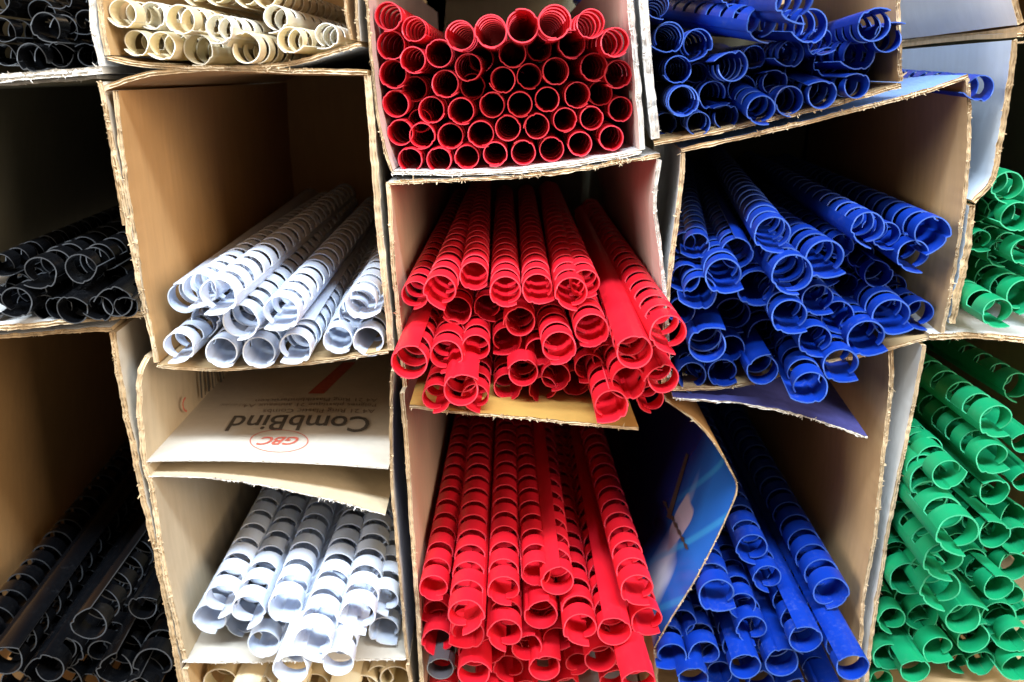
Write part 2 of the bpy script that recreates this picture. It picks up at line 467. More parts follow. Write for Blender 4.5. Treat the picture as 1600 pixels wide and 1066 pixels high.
panel(b6, 'bottom_panel', [(286, 1031), (330, 1033), (450, 1031), (634, 1028)], 'D', -1, th=1.6, mats=('offwhite', 'tan', 'edgew'), tear=0.6)
back_panel(b6, [(292, 1030), (634, 1028), (608, 725), (230, 722)], 'beige', yaw=-1)
b7 = box('mostly hidden box of cream combs along the bottom edge', 460, 1190)
panel(b7, 'side_panel', [(294, 1046), (306, 1110), (318, 1180)], 'L', -1, mats=('tan', 'tan', 'edge'))
panel(b7, 'side_panel', [(636, 1040), (655, 1180)], 'R', -1, mats=('tan', 'tan', 'edge'), th=1.6)
panel(b7, 'bottom_panel', [(318, 1184), (655, 1184)], 'D', -1, mats=('tan', 'tan', 'edge'))
back_panel(b7, [(318, 1180), (655, 1180), (636, 1040), (294, 1046)], 'tan', yaw=-1)

# --- red column
b8 = box('white-lipped box packed full of red comb ends at the top', 800, 265)
panel(b8, 'side_panel', [(572, -70), (577, 20), (583, 95), (590, 165), (601, 220), (615, 266)], 'L', 0, th=1.4, mats=('pink', 'tan', 'edge'), tear=0.7)
panel(b8, 'bottom_panel', [(612, 268), (730, 268), (815, 263), (900, 253), (1002, 234)], 'D', 0, th=2.0, mats=('white', 'white', 'edgew'), tear=0.7)
panel(b8, 'side_panel', [(976, -70), (984, 30), (994, 140), (1000, 234)], 'R', 0, th=2.6, mats=('pink', 'white', 'edgew'), tear=1.0, fuzz=1.5)
panel(b8, 'top_panel', [(572, -150), (980, -155)], 'U', 0, mats=('pink', 'white', 'edgew'))
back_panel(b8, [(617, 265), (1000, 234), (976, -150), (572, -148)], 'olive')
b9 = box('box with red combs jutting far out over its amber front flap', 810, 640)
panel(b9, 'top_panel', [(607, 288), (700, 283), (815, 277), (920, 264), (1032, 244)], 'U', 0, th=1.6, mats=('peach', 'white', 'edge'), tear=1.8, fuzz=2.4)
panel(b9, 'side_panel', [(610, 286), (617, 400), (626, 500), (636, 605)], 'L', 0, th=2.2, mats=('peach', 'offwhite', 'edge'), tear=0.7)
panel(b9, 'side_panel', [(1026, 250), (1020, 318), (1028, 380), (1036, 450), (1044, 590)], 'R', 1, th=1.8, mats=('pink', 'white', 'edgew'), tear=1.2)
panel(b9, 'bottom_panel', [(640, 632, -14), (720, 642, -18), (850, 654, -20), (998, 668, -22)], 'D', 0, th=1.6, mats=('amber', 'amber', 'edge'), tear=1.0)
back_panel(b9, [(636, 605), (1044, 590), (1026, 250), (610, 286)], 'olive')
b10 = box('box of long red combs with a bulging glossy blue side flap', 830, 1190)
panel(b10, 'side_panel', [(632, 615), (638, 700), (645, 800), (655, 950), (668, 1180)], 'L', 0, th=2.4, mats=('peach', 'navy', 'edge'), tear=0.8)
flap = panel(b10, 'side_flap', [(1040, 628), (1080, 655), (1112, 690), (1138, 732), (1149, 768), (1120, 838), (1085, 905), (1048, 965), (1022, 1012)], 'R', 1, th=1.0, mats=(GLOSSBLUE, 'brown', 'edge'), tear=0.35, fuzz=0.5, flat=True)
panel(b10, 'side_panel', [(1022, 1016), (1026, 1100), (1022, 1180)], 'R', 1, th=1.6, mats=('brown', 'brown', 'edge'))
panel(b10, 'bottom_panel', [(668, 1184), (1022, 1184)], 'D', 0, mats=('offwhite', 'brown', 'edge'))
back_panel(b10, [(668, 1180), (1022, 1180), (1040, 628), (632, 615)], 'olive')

# --- blue column
b11 = box('white-sided box of blue combs at the top, tilted to the left', 1210, 190)
Y10, Y11 = 7, 7.5
panel(b11, 'side_panel', [(1008, -70), (1014, 40), (1022, 140), (1030, 216)], 'L', Y10, th=4.2, mats=('brown', 'white', 'edgew'), tear=1.0, fuzz=1.6)
panel(b11, 'bottom_panel', [(1022, 222), (1110, 205), (1200, 184), (1310, 158), (1408, 130)], 'D', Y10, th=2.0, mats=('tan', 'white', 'edge'), tear=0.9)
panel(b11, 'side_panel', [(1402, -70), (1401, 40), (1404, 128)], 'R', Y10, th=2.0, mats=('tan', 'white', 'edge'), tear=0.8)
panel(b11, 'top_panel', [(1000, -160), (1405, -190)], 'U', Y10, mats=('brown', 'white', 'edge'))
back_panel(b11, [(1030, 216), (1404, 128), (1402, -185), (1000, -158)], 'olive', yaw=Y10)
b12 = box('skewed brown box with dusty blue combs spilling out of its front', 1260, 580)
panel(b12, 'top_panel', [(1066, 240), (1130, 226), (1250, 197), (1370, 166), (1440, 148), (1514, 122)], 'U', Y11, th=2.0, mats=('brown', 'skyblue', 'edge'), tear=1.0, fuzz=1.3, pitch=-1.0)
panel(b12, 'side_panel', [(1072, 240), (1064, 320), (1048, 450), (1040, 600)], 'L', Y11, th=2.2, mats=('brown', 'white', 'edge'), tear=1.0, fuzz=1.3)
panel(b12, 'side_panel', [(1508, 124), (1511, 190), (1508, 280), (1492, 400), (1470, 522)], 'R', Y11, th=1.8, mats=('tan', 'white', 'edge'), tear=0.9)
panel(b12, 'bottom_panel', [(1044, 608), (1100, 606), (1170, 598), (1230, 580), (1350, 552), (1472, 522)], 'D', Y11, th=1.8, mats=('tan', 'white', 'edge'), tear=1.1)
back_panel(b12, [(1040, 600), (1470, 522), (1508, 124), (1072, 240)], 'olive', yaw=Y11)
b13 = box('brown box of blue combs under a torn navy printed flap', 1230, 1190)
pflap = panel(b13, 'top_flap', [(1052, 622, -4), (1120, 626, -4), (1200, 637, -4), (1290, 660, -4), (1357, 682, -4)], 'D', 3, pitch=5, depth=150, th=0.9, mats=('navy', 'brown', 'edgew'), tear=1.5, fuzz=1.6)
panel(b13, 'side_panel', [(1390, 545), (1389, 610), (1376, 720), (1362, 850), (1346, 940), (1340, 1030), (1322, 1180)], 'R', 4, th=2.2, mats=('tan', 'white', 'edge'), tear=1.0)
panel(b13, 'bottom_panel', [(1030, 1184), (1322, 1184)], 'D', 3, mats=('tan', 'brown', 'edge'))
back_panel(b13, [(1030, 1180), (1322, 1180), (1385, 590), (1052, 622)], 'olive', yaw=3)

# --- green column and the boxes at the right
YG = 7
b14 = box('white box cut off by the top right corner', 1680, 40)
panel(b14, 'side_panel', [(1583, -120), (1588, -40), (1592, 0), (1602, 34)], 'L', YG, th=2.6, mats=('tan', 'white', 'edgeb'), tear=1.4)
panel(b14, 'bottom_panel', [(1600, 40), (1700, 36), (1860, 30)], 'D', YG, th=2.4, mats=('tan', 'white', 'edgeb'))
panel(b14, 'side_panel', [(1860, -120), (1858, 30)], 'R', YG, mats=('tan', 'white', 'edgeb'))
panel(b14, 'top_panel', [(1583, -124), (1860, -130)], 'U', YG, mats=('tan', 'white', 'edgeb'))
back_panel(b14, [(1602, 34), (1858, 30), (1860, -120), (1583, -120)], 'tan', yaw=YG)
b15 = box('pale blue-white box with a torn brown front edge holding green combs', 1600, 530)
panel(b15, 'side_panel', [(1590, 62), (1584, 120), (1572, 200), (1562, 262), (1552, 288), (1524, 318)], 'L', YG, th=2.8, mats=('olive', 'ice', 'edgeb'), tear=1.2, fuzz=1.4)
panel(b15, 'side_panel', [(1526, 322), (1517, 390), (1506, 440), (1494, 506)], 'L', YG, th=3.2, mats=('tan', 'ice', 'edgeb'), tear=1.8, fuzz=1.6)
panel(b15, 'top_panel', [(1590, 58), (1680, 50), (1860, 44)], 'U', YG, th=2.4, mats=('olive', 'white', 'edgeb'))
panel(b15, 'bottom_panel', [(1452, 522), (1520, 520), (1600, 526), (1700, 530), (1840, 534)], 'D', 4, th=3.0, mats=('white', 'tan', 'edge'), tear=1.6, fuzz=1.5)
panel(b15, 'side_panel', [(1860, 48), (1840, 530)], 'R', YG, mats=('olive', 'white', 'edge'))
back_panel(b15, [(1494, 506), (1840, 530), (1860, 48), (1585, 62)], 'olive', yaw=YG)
b16 = box('tall box of green combs with a white outer wall at lower right', 1560, 1085)
panel(b16, 'side_panel', [(1446, 540), (1436, 600), (1418, 690), (1396, 800), (1374, 930), (1362, 1010), (1356, 1085)], 'L', 3, th=2.2, mats=('tan', 'white', 'edge'), tear=1.1)
panel(b16, 'bottom_panel', [(1350, 1090), (1480, 1074), (1600, 1066), (1760, 1060)], 'D', 3, th=2.4, mats=('tan', 'tan', 'edge'), tear=0.7)
panel(b16, 'side_panel', [(1850, 540), (1760, 1060)], 'R', 3, mats=('tan', 'white', 'edge'))
back_panel(b16, [(1356, 1085), (1760, 1060), (1850, 540), (1446, 540)], 'olive', yaw=3)

# ------------------------------------------------------------------ print on the boxes
def quad_print(name, box_, pts, mat, lift):
    V = [p + lift - box_.location for p in pts]
    return mesh_obj(name, V, [tuple(range(len(V)))], mat)
def attach(o, parent):
    o.parent = parent
    return o
lz = lid.line[len(lid.line) // 2]
LN = Vector((0, 0, 1))
def on_lid(p):
    x = p.x - lid.D.x / lid.D.y * (p.y - lid.line[0].y)
    return Vector((p.x, p.y, interp(lid.line, 'x', 'z', x) + 0.00035))
def L_(u, v):
    p = on_plane(u, v, lz, LN)
    for _ in range(4): p = on_plane(u, v, on_lid(p), LN)
    return on_lid(p)
def put_text(txt, pr, pl, pc, mat, name, bold=0.0, shear=0.0):
    """pr: right end of baseline (text starts here, seen upside down), pl: left end, pc: a point at cap height"""
    cu = bpy.data.curves.new(name, 'FONT')
    cu.body = txt; cu.size = 1.0; cu.offset = bold; cu.shear = shear; cu.resolution_u = 3
    tmp = bpy.data.objects.new('tmp', cu); scene.collection.objects.link(tmp)
    dg = bpy.context.evaluated_depsgraph_get(); dg.update()
    me = bpy.data.meshes.new_from_object(tmp.evaluated_get(dg))
    bpy.data.objects.remove(tmp)
    xs = [v.co.x for v in me.vertices]; ys = [v.co.y for v in me.vertices]
    x0, x1 = min(xs), max(xs); cap = 0.70
    ax = (pl - pr); ay = (pc - pr); ay = ay - ax.normalized() * ay.dot(ax.normalized())
    for v in me.vertices:
        p = pr + ax * ((v.co.x - x0) / (x1 - x0)) + ay * (v.co.y / cap)
        v.co = on_lid(p) - b6.location
    me.materials.clear(); me.materials.append(mat)
    o = bpy.data.objects.new(name, me)
    return link(o, lid.o)
lid.o['label'] = 'off-white lid printed with upside-down lettering and a red oval'
put_text('CombBind', L_(580, 652), L_(366, 650), L_(580, 676), INK_BLACK, 'printed_lettering', 0.012)
put_text('GBC', L_(468, 683), L_(405, 683), L_(468, 695), INK_RED, 'printed_lettering', 0.02, 0.35)
put_text('A4 21 Ring Plastic Combs', L_(586, 640), L_(412, 640), L_(586, 646), INK_BROWN, 'printed_lettering')
put_text('Peignes plastique 21 anneaux A4', L_(588, 631), L_(382, 632), L_(588, 636), INK_BROWN, 'printed_lettering')
put_text('A4 21 Ring Plastikbinderücken', L_(590, 623), L_(400, 624), L_(590, 628), INK_BROWN, 'printed_lettering')
put_text('A4 21 dorsi plastici', L_(386, 631), L_(346, 631), L_(386, 635), INK_BROWN, 'printed_lettering')
ov, of = [], []
for i in range(48):
    a = 2 * math.pi * i / 48
    for rr in (1.0, 0.965):
        ov.append(L_(436 + 46 * rr * math.cos(a), 689 + 17.5 * rr * math.sin(a) + 0) - b6.location)
for i in range(48):
    j = (i + 1) % 48
    of.append((2 * i, 2 * j, 2 * j + 1, 2 * i + 1))
mesh_obj('printed_oval', ov, of, INK_RED, lid.o)
attach(quad_print('printed_stripe', b6, [L_(481, 615), L_(506, 615), L_(556, 566), L_(536, 566)], INK_RED, Vector((0, 0, 0))), lid.o)
# bars and a red curl on the inside of the tall left wall
mid = p6l.line[int(len(p6l.line) * 0.18)]
wn = p6l.nrm[int(len(p6l.line) * 0.18)]
def W_(u, v): return on_plane(u, v, mid - wn * 0.0030, wn)
for i, u in enumerate((311, 317, 322, 329, 334, 341, 346)):
    w = (2.6, 1.4, 3.4, 2.2, 1.2, 3.0, 1.6)[i]
    attach(quad_print('printed_bar', b6, [W_(u, 575), W_(u + w, 575), W_(u + w + 3, 622 - i * 5), W_(u + 3, 622 - i * 5)], INK_BLACK, Vector((0, 0, 0))), p6l.o)
rv, rf = [], []
for i in range(14):
    a = R(100 + i * 14)
    for rr in (1, 0.72):
        rv.append(W_(291 + 6 * rr * math.cos(a), 632 - 12 * rr * math.sin(a)) - b6.location)
for i in range(13): rf.append((2 * i, 2 * i + 2, 2 * i + 3, 2 * i + 1))
mesh_obj('printed_curl', rv, rf, INK_RED, p6l.o)

# printed picture on the glossy blue flap: patches that follow its curve
def flap_pt(u, v):
    """point on the inner face of the bulging flap seen at u, v (marching along the ray)"""
    d = ray(u, v)
    best, bd = None, 9
    for i in range(0, len(flap.line) - 1):
        p, q = flap.line[i], flap.line[i + 1]
        n = flap.nrm[i]
        den = d.dot(n)
        if abs(den) < 1e-6: continue
        x = CAM + d * ((p - CAM).dot(n) / den)
        rel = x - p
        T = (q - p)
        Tn = T.normalized()
        s = rel.dot(Tn) - rel.dot(flap.D) * flap.D.dot(Tn)
        y = rel.dot(flap.D)
        e = abs(s - T.length / 2)
        if y > -0.002 and e < bd: best, bd = (x, n), e
    x, n = best
    return x - n * 0.0004
def flap_patch(name, poly, mat, rows=8, lift=0.0):
    (a, b_, c, d) = poly
    V, F = [], []
    for i in range(rows + 1):
        t = i / rows
        for j in range(4):
            s = j / 3
            u = (a[0] * (1 - s) + b_[0] * s) * (1 - t) + (d[0] * (1 - s) + c[0] * s) * t
            v = (a[1] * (1 - s) + b_[1] * s) * (1 - t) + (d[1] * (1 - s) + c[1] * s) * t
            p = flap_pt(u, v)
            V.append(p + (CAM - p).normalized() * lift - b10.location)
    for i in range(rows):
        for j in range(3):
            k = i * 4 + j
            F.append((k, k + 1, k + 5, k + 4))
    return mesh_obj(name, V, F, mat, flap.o, smooth=60)
flap_patch('printed_rod', [(1073, 708), (1077, 711), (1048, 812), (1042, 808)], INK_ROD, 8, 0.0003)
for i in range(7):
    u, v = 1036 + i * 5.4, 782 + i * 11
    flap_patch('printed_tooth', [(u, v), (u + 6, v + 3), (u + 8, v + 12), (u + 3, v + 9)], INK_ROD, 2, 0.0004)

# ------------------------------------------------------------------ binding combs
R0 = 0.007          # nominal radius
PITCHR = 0.0141
LEN = 0.296
NR = 21
def profile(flare, notch, tip):
    """(angle deg, radius factor) all round a comb: free spine edge, spine, groove, ring, tucked tip"""
    key = [(0, 1 + flare), (14, 1 + flare * 0.55), (32, 1 + flare * 0.15), (52, 0.995), (70, 0.985 - notch * 0.4), (80, 0.97 - notch), (88, 1.0 + notch * 0.35),
           (96, 1.0 + notch * 0.62), (112, 1.0 + notch * 0.3), (128, 1.0)]
    ring = [(128 + (360 + tip - 128) * i / 20, 1.0 if i < 15 else 1.0 - (i - 14) / 6 * 0.075) for i in range(21)]
    return key, ring
TH = 0.00055
def strip(prof, half_w, y0, mirror, cap=True):
    """solid curved strip; half_w(i)->(front, back) local y"""
    V, F, M = [], [], []
    n = len(prof)
    pts = []
    for (a, r) in prof:
        t = R(-a if mirror else a)
        pts.append(Vector((R0 * r * math.cos(t), 0, R0 * r * math.sin(t))))
    for i, p in enumerate(pts):
        T = (pts[min(i + 1, n - 1)] - pts[max(i - 1, 0)]).normalized()
        nn = Vector((T.z, 0, -T.x))
        if nn.dot(p) < 0: nn.negate()
        q = p - nn * TH
        f, b_ = half_w(i)
        V += [(p.x, y0 + f, p.z), (p.x, y0 + b_, p.z), (q.x, y0 + b_, q.z), (q.x, y0 + f, q.z)]
    for i in range(n - 1):
        a, c = 4 * i, 4 * (i + 1)
        F += [(a, a + 1, c + 1, c), (a + 1, a + 2, c + 2, c + 1), (a + 2, a + 3, c + 3, c + 2), (a + 3, a, c, c + 3)]
        M += [0, 1, 0, 1]
    F += [(0, 3, 2, 1), (4 * n - 4, 4 * n - 3, 4 * n - 2, 4 * n - 1)]
    M += [1, 1]
    return V, F, M
def mk_mesh(name, V, F, M, col):
    me = bpy.data.meshes.new(name)
    me.from_pydata(V, [], F)
    me.materials.append(PL[col]); me.materials.append(RIM[col])
    me.polygons.foreach_set('material_index', M)
    me.polygons.foreach_set('use_smooth', [True] * len(me.polygons))
    me.set_sharp_from_angle(angle=R(38))
    return me
VARS = [(0.20, 0.06, 14), (0.30, 0.07, 6), (0.10, 0.04, 30), (0.36, 0.12, -10), (0.05, 0.03, 45)]
MESH = {}
def comb_meshes(col, var, mirror, nsep):
    k = (col, var, mirror, nsep)
    if k in MESH: return MESH[k]
    key, ring = profile(*VARS[var])
    sp = mk_mesh('spine', *strip(key, lambda i: (0.0, LEN), 0, mirror), col)
    n = len(ring)
    def hw(i):
        t = i / (n - 1)
        w = 0.0043
        if i < 3: w += 0.0009 * (1 - i / 3) ** 2
        if t > 0.72: w *= 1 - 0.62 * ((t - 0.72) / 0.28) ** 1.3
        return (-w, w)
    rg_v, rg_f, rg_m = strip(ring, hw, 0, mirror)
    rg = mk_mesh('ring', rg_v, rg_f, rg_m, col)
    FV, FF = [], []
    for i in range(nsep, NR):
        y = 0.0052 + i * PITCHR
        o = len(FV)
        FV += [(v[0], v[1] + y, v[2]) for v in rg_v]
        FF += [tuple(q + o for q in f) for f in rg_f]
    far = mk_mesh('far_rings', FV, FF, rg_m * (NR - nsep), col)
    MESH[k] = (sp, rg, far)
    return MESH[k]

def fit(box_, u, v, Ymm, dp, yw, pt, over):
    """keep a comb on the floor and between the side walls of its box: returns depth, yaw, pitch"""
    fl, le, ri, wy = box_
    for _ in range(14):
        p = at(u, v, Ymm)
        r = dp * (p - CAM).dot(Vector((0, CP, -SP))) / F_PX / 2
        if Ymm > -12 and p.z - r < interp(fl, 'x', 'z', p.x) - 0.0012: Ymm -= 3
        elif Ymm < -4 and (p.x - r < interp(le, 'z', 'x', p.z) - over or p.x + r > interp(ri, 'z', 'x', p.z) + over): Ymm += 3
        else: break
    wl, wr = interp(le, 'z', 'x', p.z) - max(0, over - 0.002), interp(ri, 'z', 'x', p.z) + max(0, over - 0.002)
    dx = max(0, wl + 1.06 * r - p.x) or min(0, wr - 1.06 * r - p.x)
    u += dx / ((p - CAM).dot(Vector((0, CP, -SP)))) * F_PX
    p.x += dx
    n = max(0.004, 0.006 - Ymm / 1000)
    x0 = p.x + math.tan(R(yw)) * n
    lo_, hi_ = interp(le, 'z', 'x', p.z) + r - 0.0005, interp(ri, 'z', 'x', p.z) - r + 0.0005
    if lo_ > hi_: lo_ = hi_ = (lo_ + hi_) / 2
    if Ymm < -5:
        xc = min(hi_, max(lo_, x0))
        yw = math.degrees(math.atan2(xc - p.x, n)) if xc != x0 else yw
        yw = max(-14, min(14, yw))
    xe = p.x + math.tan(R(yw)) * 0.29          # far end against the far end of the walls
    sh = math.tan(R(wy)) * 0.29
    xe2 = min(hi_ + sh + 0.002, max(lo_ + sh - 0.002, xe))
    if Ymm >= -5 or abs(yw) < 3: yw = math.degrees(math.atan2(xe2 - p.x, 0.29))
    z0 = p.z + math.tan(R(pt)) * n
    zf = interp(fl, 'x', 'z', p.x) + r
    if Ymm < -5 and z0 < zf: pt = min(9, math.degrees(math.atan2(zf - p.z, n)))
    if p.z + math.tan(R(pt)) * 0.29 < zf: pt = math.degrees(math.atan2(zf + 0.001 - p.z, 0.29))
    return u, Ymm, yw, pt
ORD = ['first', 'second', 'third', 'fourth', 'fifth', 'sixth', 'seventh', 'eighth', 'ninth', 'tenth', 'eleventh', 'twelfth', 'thirteenth', 'fourteenth', 'fifteenth']
def bin_of_combs(col, where, origin, sc, data, Dmm, yaw=0.0, y0=2.0, nsep=8, lo=-26, hi=22, vars_=(0, 1, 2, 3), pj=0.8, dimY=22, cname=None, seed=1, inside=None, over=0.002, yj=0.9):
    """data: (x, y, diameter, notch angle or None, extra) in zoomed photo coordinates (origin, scale)"""
    rnd = random.Random(seed)
    items = []
    for t in data:
        x, y, d = t[0], t[1], t[2]
        a = t[3] if len(t) > 3 else None
        ex = t[4] if len(t) > 4 else {}
        u, v, dp = origin[0] + x / sc, origin[1] + y / sc, d / sc
        items.append([u, v, dp, a, ex])
    # rows, bottom up, for the labels
    order = sorted(range(len(items)), key=lambda i: -items[i][1])
    rows, cur, anchor = [], [], None
    for i in order:
        if anchor is None or anchor - items[i][1] < 0.72 * items[i][2]:
            if anchor is None: anchor = items[i][1]
            cur.append(i)
        else:
            rows.append(cur); cur = [i]; anchor = items[i][1]
    if cur: rows.append(cur)
    lab = {}
    for r, row in enumerate(rows):
        row.sort(key=lambda i: items[i][0])
        if len(rows) == 1: rn = 'single row'
        elif r == 0: rn = 'bottom row'
        elif r == len(rows) - 1: rn = 'top row'
        else: rn = ORD[r] + ' row from bottom'
        for j, i in enumerate(row):
            pos = (ORD[j] + ' from left') if len(row) > 1 else 'alone'
            if len(row) > 2 and j == len(row) - 1: pos = 'last on right'
            lab[i] = (pos, rn)
    for i, (u, v, dp, a, ex) in enumerate(items):
        c = ex.get('col', col)
        d = ray(u, v)
        est = CAM.y + d.y * (F_PX * Dmm / 1000 / dp)
        est = max(lo, min(hi, est * 1000))
        Y = ex['Y'] if 'Y' in ex else (y0 + 0.45 * est + rnd.uniform(-3, 3))
        if a is None and 'Y' not in ex:
            Y = y0 + rnd.uniform(0, 6)
        if ex.get('dim'): Y = dimY + rnd.uniform(-4, 6)
        yw = ex.get('yaw', yaw + rnd.gauss(0, yj))
        pt = ex.get('pitch', rnd.gauss(0, pj * 0.6))
        if inside: u, Y, yw, pt = fit(inside, u, v, Y, dp, yw, pt, over)
        p = at(u, v, Y)
        s = (p - CAM).dot(Vector((0, CP, -SP)))
        D = dp * s / F_PX
        var = ex.get('v', rnd.choice(vars_))
        if a is None: a = rnd.choice((240, 270, 300, 330, 210, 285))
        a += rnd.uniform(-8, 8)
        ca, sa = math.cos(R(a)), math.sin(R(a))
        mirror = (ca > 0) if sa < 0 else (ca < 0)      # the spine runs on from the free edge, downwards or upwards
        if abs(sa) < 0.2: mirror = rnd.random() < 0.5
        roll = a
        sp, rg, far = comb_meshes(c, var, mirror, nsep)
        pos, rn = lab[i]
        look = {'red': 'red', 'blue': 'blue', 'green': 'green', 'white': 'white', 'cream': 'cream', 'ivory': 'ivory', 'black': 'black', 'grey': 'dark grey'}[c]
        label = ex.get('label') or f"{look} comb, {pos} in {rn}, {where}"
        e = empty('binding_comb', p, label, 'binding comb', f"{cname or col} combs in the {where}")
        e.rotation_mode = 'YXZ'
        e.rotation_euler = (R(pt), -R(roll), -R(yw))
        k = D / (2 * R0)
        e.scale = (k, 1, k)
        o = bpy.data.objects.new('spine', sp); link(o, e)
        for q in range(nsep):
            o = bpy.data.objects.new('ring', rg)
            o.location = (rnd.uniform(-.0001, .0001), 0.0052 + q * PITCHR, rnd.uniform(-.0001, .0001))
            o.rotation_euler = (rnd.gauss(0, 0.012), rnd.gauss(0, 0.02), rnd.gauss(0, 0.02))
            link(o, e)
        o = bpy.data.objects.new('far_rings', far); o['kind'] = 'stuff'; link(o, e)

DIM = {'dim': 1}
def Y(y, **k): return dict(Y=y, **k)
bin_of_combs('black', 'top left box', (0, 0), 8.883, [
    (620, 370, 390, 310, Y(-4, v=1, m=False)), (420, 800, 385, 325, Y(0, v=3, m=False)), (815, 765, 330, 10, {'v': 3}), (15, 420, 330, 330, {'v': 1, 'm': False}), (830, -50, 330, 215),
    (1190, 310, 330, 215, Y(8)), (1210, 760, 310, 150, Y(10)), (-40, -40, 360, 260), (560, 200, 400, 200, Y(24)), (40, 760, 300, 330, Y(14)), (925, 320, 290, 120, DIM)],
    12.5, yaw=-4, nsep=3, vars_=(0, 1, 3), inside=walls(b1), seed=2)
bin_of_combs('cream', 'top cream box', (150, 0), 3.81, [
    (150, 80, 165, 190, Y(2, v=2)), (330, 92, 160, 225, {'col': 'ivory'}), (495, 115, 170, 320, Y(-8)), (728, 172, 165, 235, Y(-12, col='ivory')), (1065, 108, 150, 240, {'col': 'ivory', 'v': 1, 'yaw': 2}),
    (235, 258, 150, 205, Y(4)), (388, 272, 165, 215, Y(-6)), (605, 298, 180, 250, Y(0, v=2)), (885, 285, 180, 180, Y(-8)), (1150, 237, 155, 335, Y(-4)), (1370, 212, 145, 235, Y(2, col='ivory', v=1)),
    (700, -62, 150, 270, Y(20)), (880, -48, 150, 270, Y(20)), (1000, -40, 150, 280, DIM), (560, -70, 150, 270, DIM)],
    11, nsep=8, vars_=(0, 1, 2), inside=walls(b4), seed=3)
bin_of_combs('black', 'middle left box', (0, 340), 5.61, [
    (345, 490, 285, 215, Y(-3, v=1, m=True)), (695, 450, 262, 0, {'v': 0}), (135, 750, 270, 205), (392, 792, 240, 30, {'v': 0}), (625, 815, 262, 25, Y(-5, v=0)),
    (1040, 742, 280, 180, {'v': 1}), (510, 370, 235, None, DIM), (870, 355, 245, 340, Y(14, v=3)), (0, 420, 200, 320), (800, 700, 240, None, DIM), (1180, 620, 200, None, DIM),
    (1010, 520, 220, None, DIM), (230, 330, 210, None, Y(45)), (700, 270, 210, None, Y(60)), (255, 770, 225, 250, Y(10)), (510, 800, 220, 30, Y(12)), (870, 800, 225, 200, Y(8)), (1170, 790, 200, 30, Y(12)), (-70, 770, 250, 250, Y(4)), (520, 560, 220, 300, Y(16)), (160, 600, 220, 300, Y(18)), (1020, 610, 200, 250, Y(24))],
    12, yaw=-4, nsep=5, vars_=(0, 1, 3), inside=walls(b2), seed=4)
bin_of_combs('black', 'lower left box', (0, 740), 3.27, [
    (452, 780, 175, 70, Y(-22, v=1, yaw=-3)), (18, 960, 175, 40, Y(-12, v=1, yaw=-5.5)), (235, 1000, 170, 185, Y(-6)), (585, 1010, 172, 75, Y(-4)), (780, 980, 190, 275, Y(-2)), (435, 1085, 140, 60),
    (725, 690, 140, 30, Y(6)), (120, 890, 165, None, DIM), (340, 920, 160, 250, Y(8)), (610, 870, 150, None, DIM), (-100, 850, 175, None, Y(6)), (700, 1130, 170, 80), (150, 1130, 160, 30), (880, 1140, 150, 30), (330, 1070, 160, 60, Y(4)), (80, 1070, 160, 120, Y(4)), (520, 920, 150, 250, Y(10)), (860, 860, 140, 250, Y(14)), (640, 1100, 160, 60, Y(6)), (210, 880, 150, 250, Y(20))],
    15, yaw=-4, nsep=9, vars_=(0, 1, 3), inside=walls(b3), over=0.02, seed=5)
bin_of_combs('white', 'brown box second from top', (230, 280), 3.33, [
    (160, 878, 162, 230, Y(-6, v=1)), (385, 905, 162, 300, Y(-4, v=2)), (580, 905, 170, 320, Y(-4, v=2)), (768, 885, 168, 225, Y(-8, v=1)), (990, 838, 152, 310, Y(0, v=2)), (1150, 845, 160, 300, Y(0, v=2)),
    (300, 735, 150, 270, Y(12)), (485, 745, 190, 262, Y(-10, v=2, m=False)), (692, 700, 190, 225, Y(-12, v=1)), (825, 800, 160, 60, Y(8, v=2)), (1070, 700, 160, 330, Y(10)), (1112, 650, 165, 330, Y(-2, v=1)),
    (185, 620, 165, 120, Y(10, v=4)), (270, 578, 182, 235, Y(-4, v=1)), (365, 612, 195, 235, Y(-16, v=1))],
    14, yaw=-2.5, nsep=11, inside=walls(b5), seed=6)
bin_of_combs('white', 'printed box', (280, 770), 3.6, [
    (170, 712, 185, 290, Y(4, v=2)), (235, 608, 190, 250, Y(-2, v=1)), (385, 668, 195, 262, Y(-6, v=1)), (593, 650, 195, 325, Y(-8, v=1, m=False)), (780, 690, 195, 300, Y(-2, v=2)), (745, 850, 220, 290, Y(-34, v=1, m=False)),
    (1000, 700, 205, 285, Y(-16, v=1)), (1150, 610, 165, 275, Y(2, v=1)), (468, 855, 180, 0, Y(-4, v=2)), (625, 1000, 200, 50, Y(-36, v=1)), (888, 962, 180, 163, Y(-34, v=2, m=False)), (1150, 780, 170, 300, Y(6)), (340, 740, 160, 280, Y(14))],
    14.5, yaw=-1, nsep=12, inside=walls(b6), seed=7)
bin_of_combs('cream', 'bottom cream box', (280, 770), 3.6, [
    (235, 1082, 205, 250, Y(8)), (430, 1100, 190, 60, Y(8, col='ivory')), (1035, 1090, 160, 20, Y(8)), (1130, 1040, 150, 260, Y(10)), (1215, 1060, 185, 200, Y(8)), (765, 1090, 160, 250, Y(8)), (600, 1190, 180, 30), (330, 1220, 180, 30), (900, 1220, 180, 30)],
    14, nsep=3, inside=walls(b7), seed=8, vars_=(2, 4))
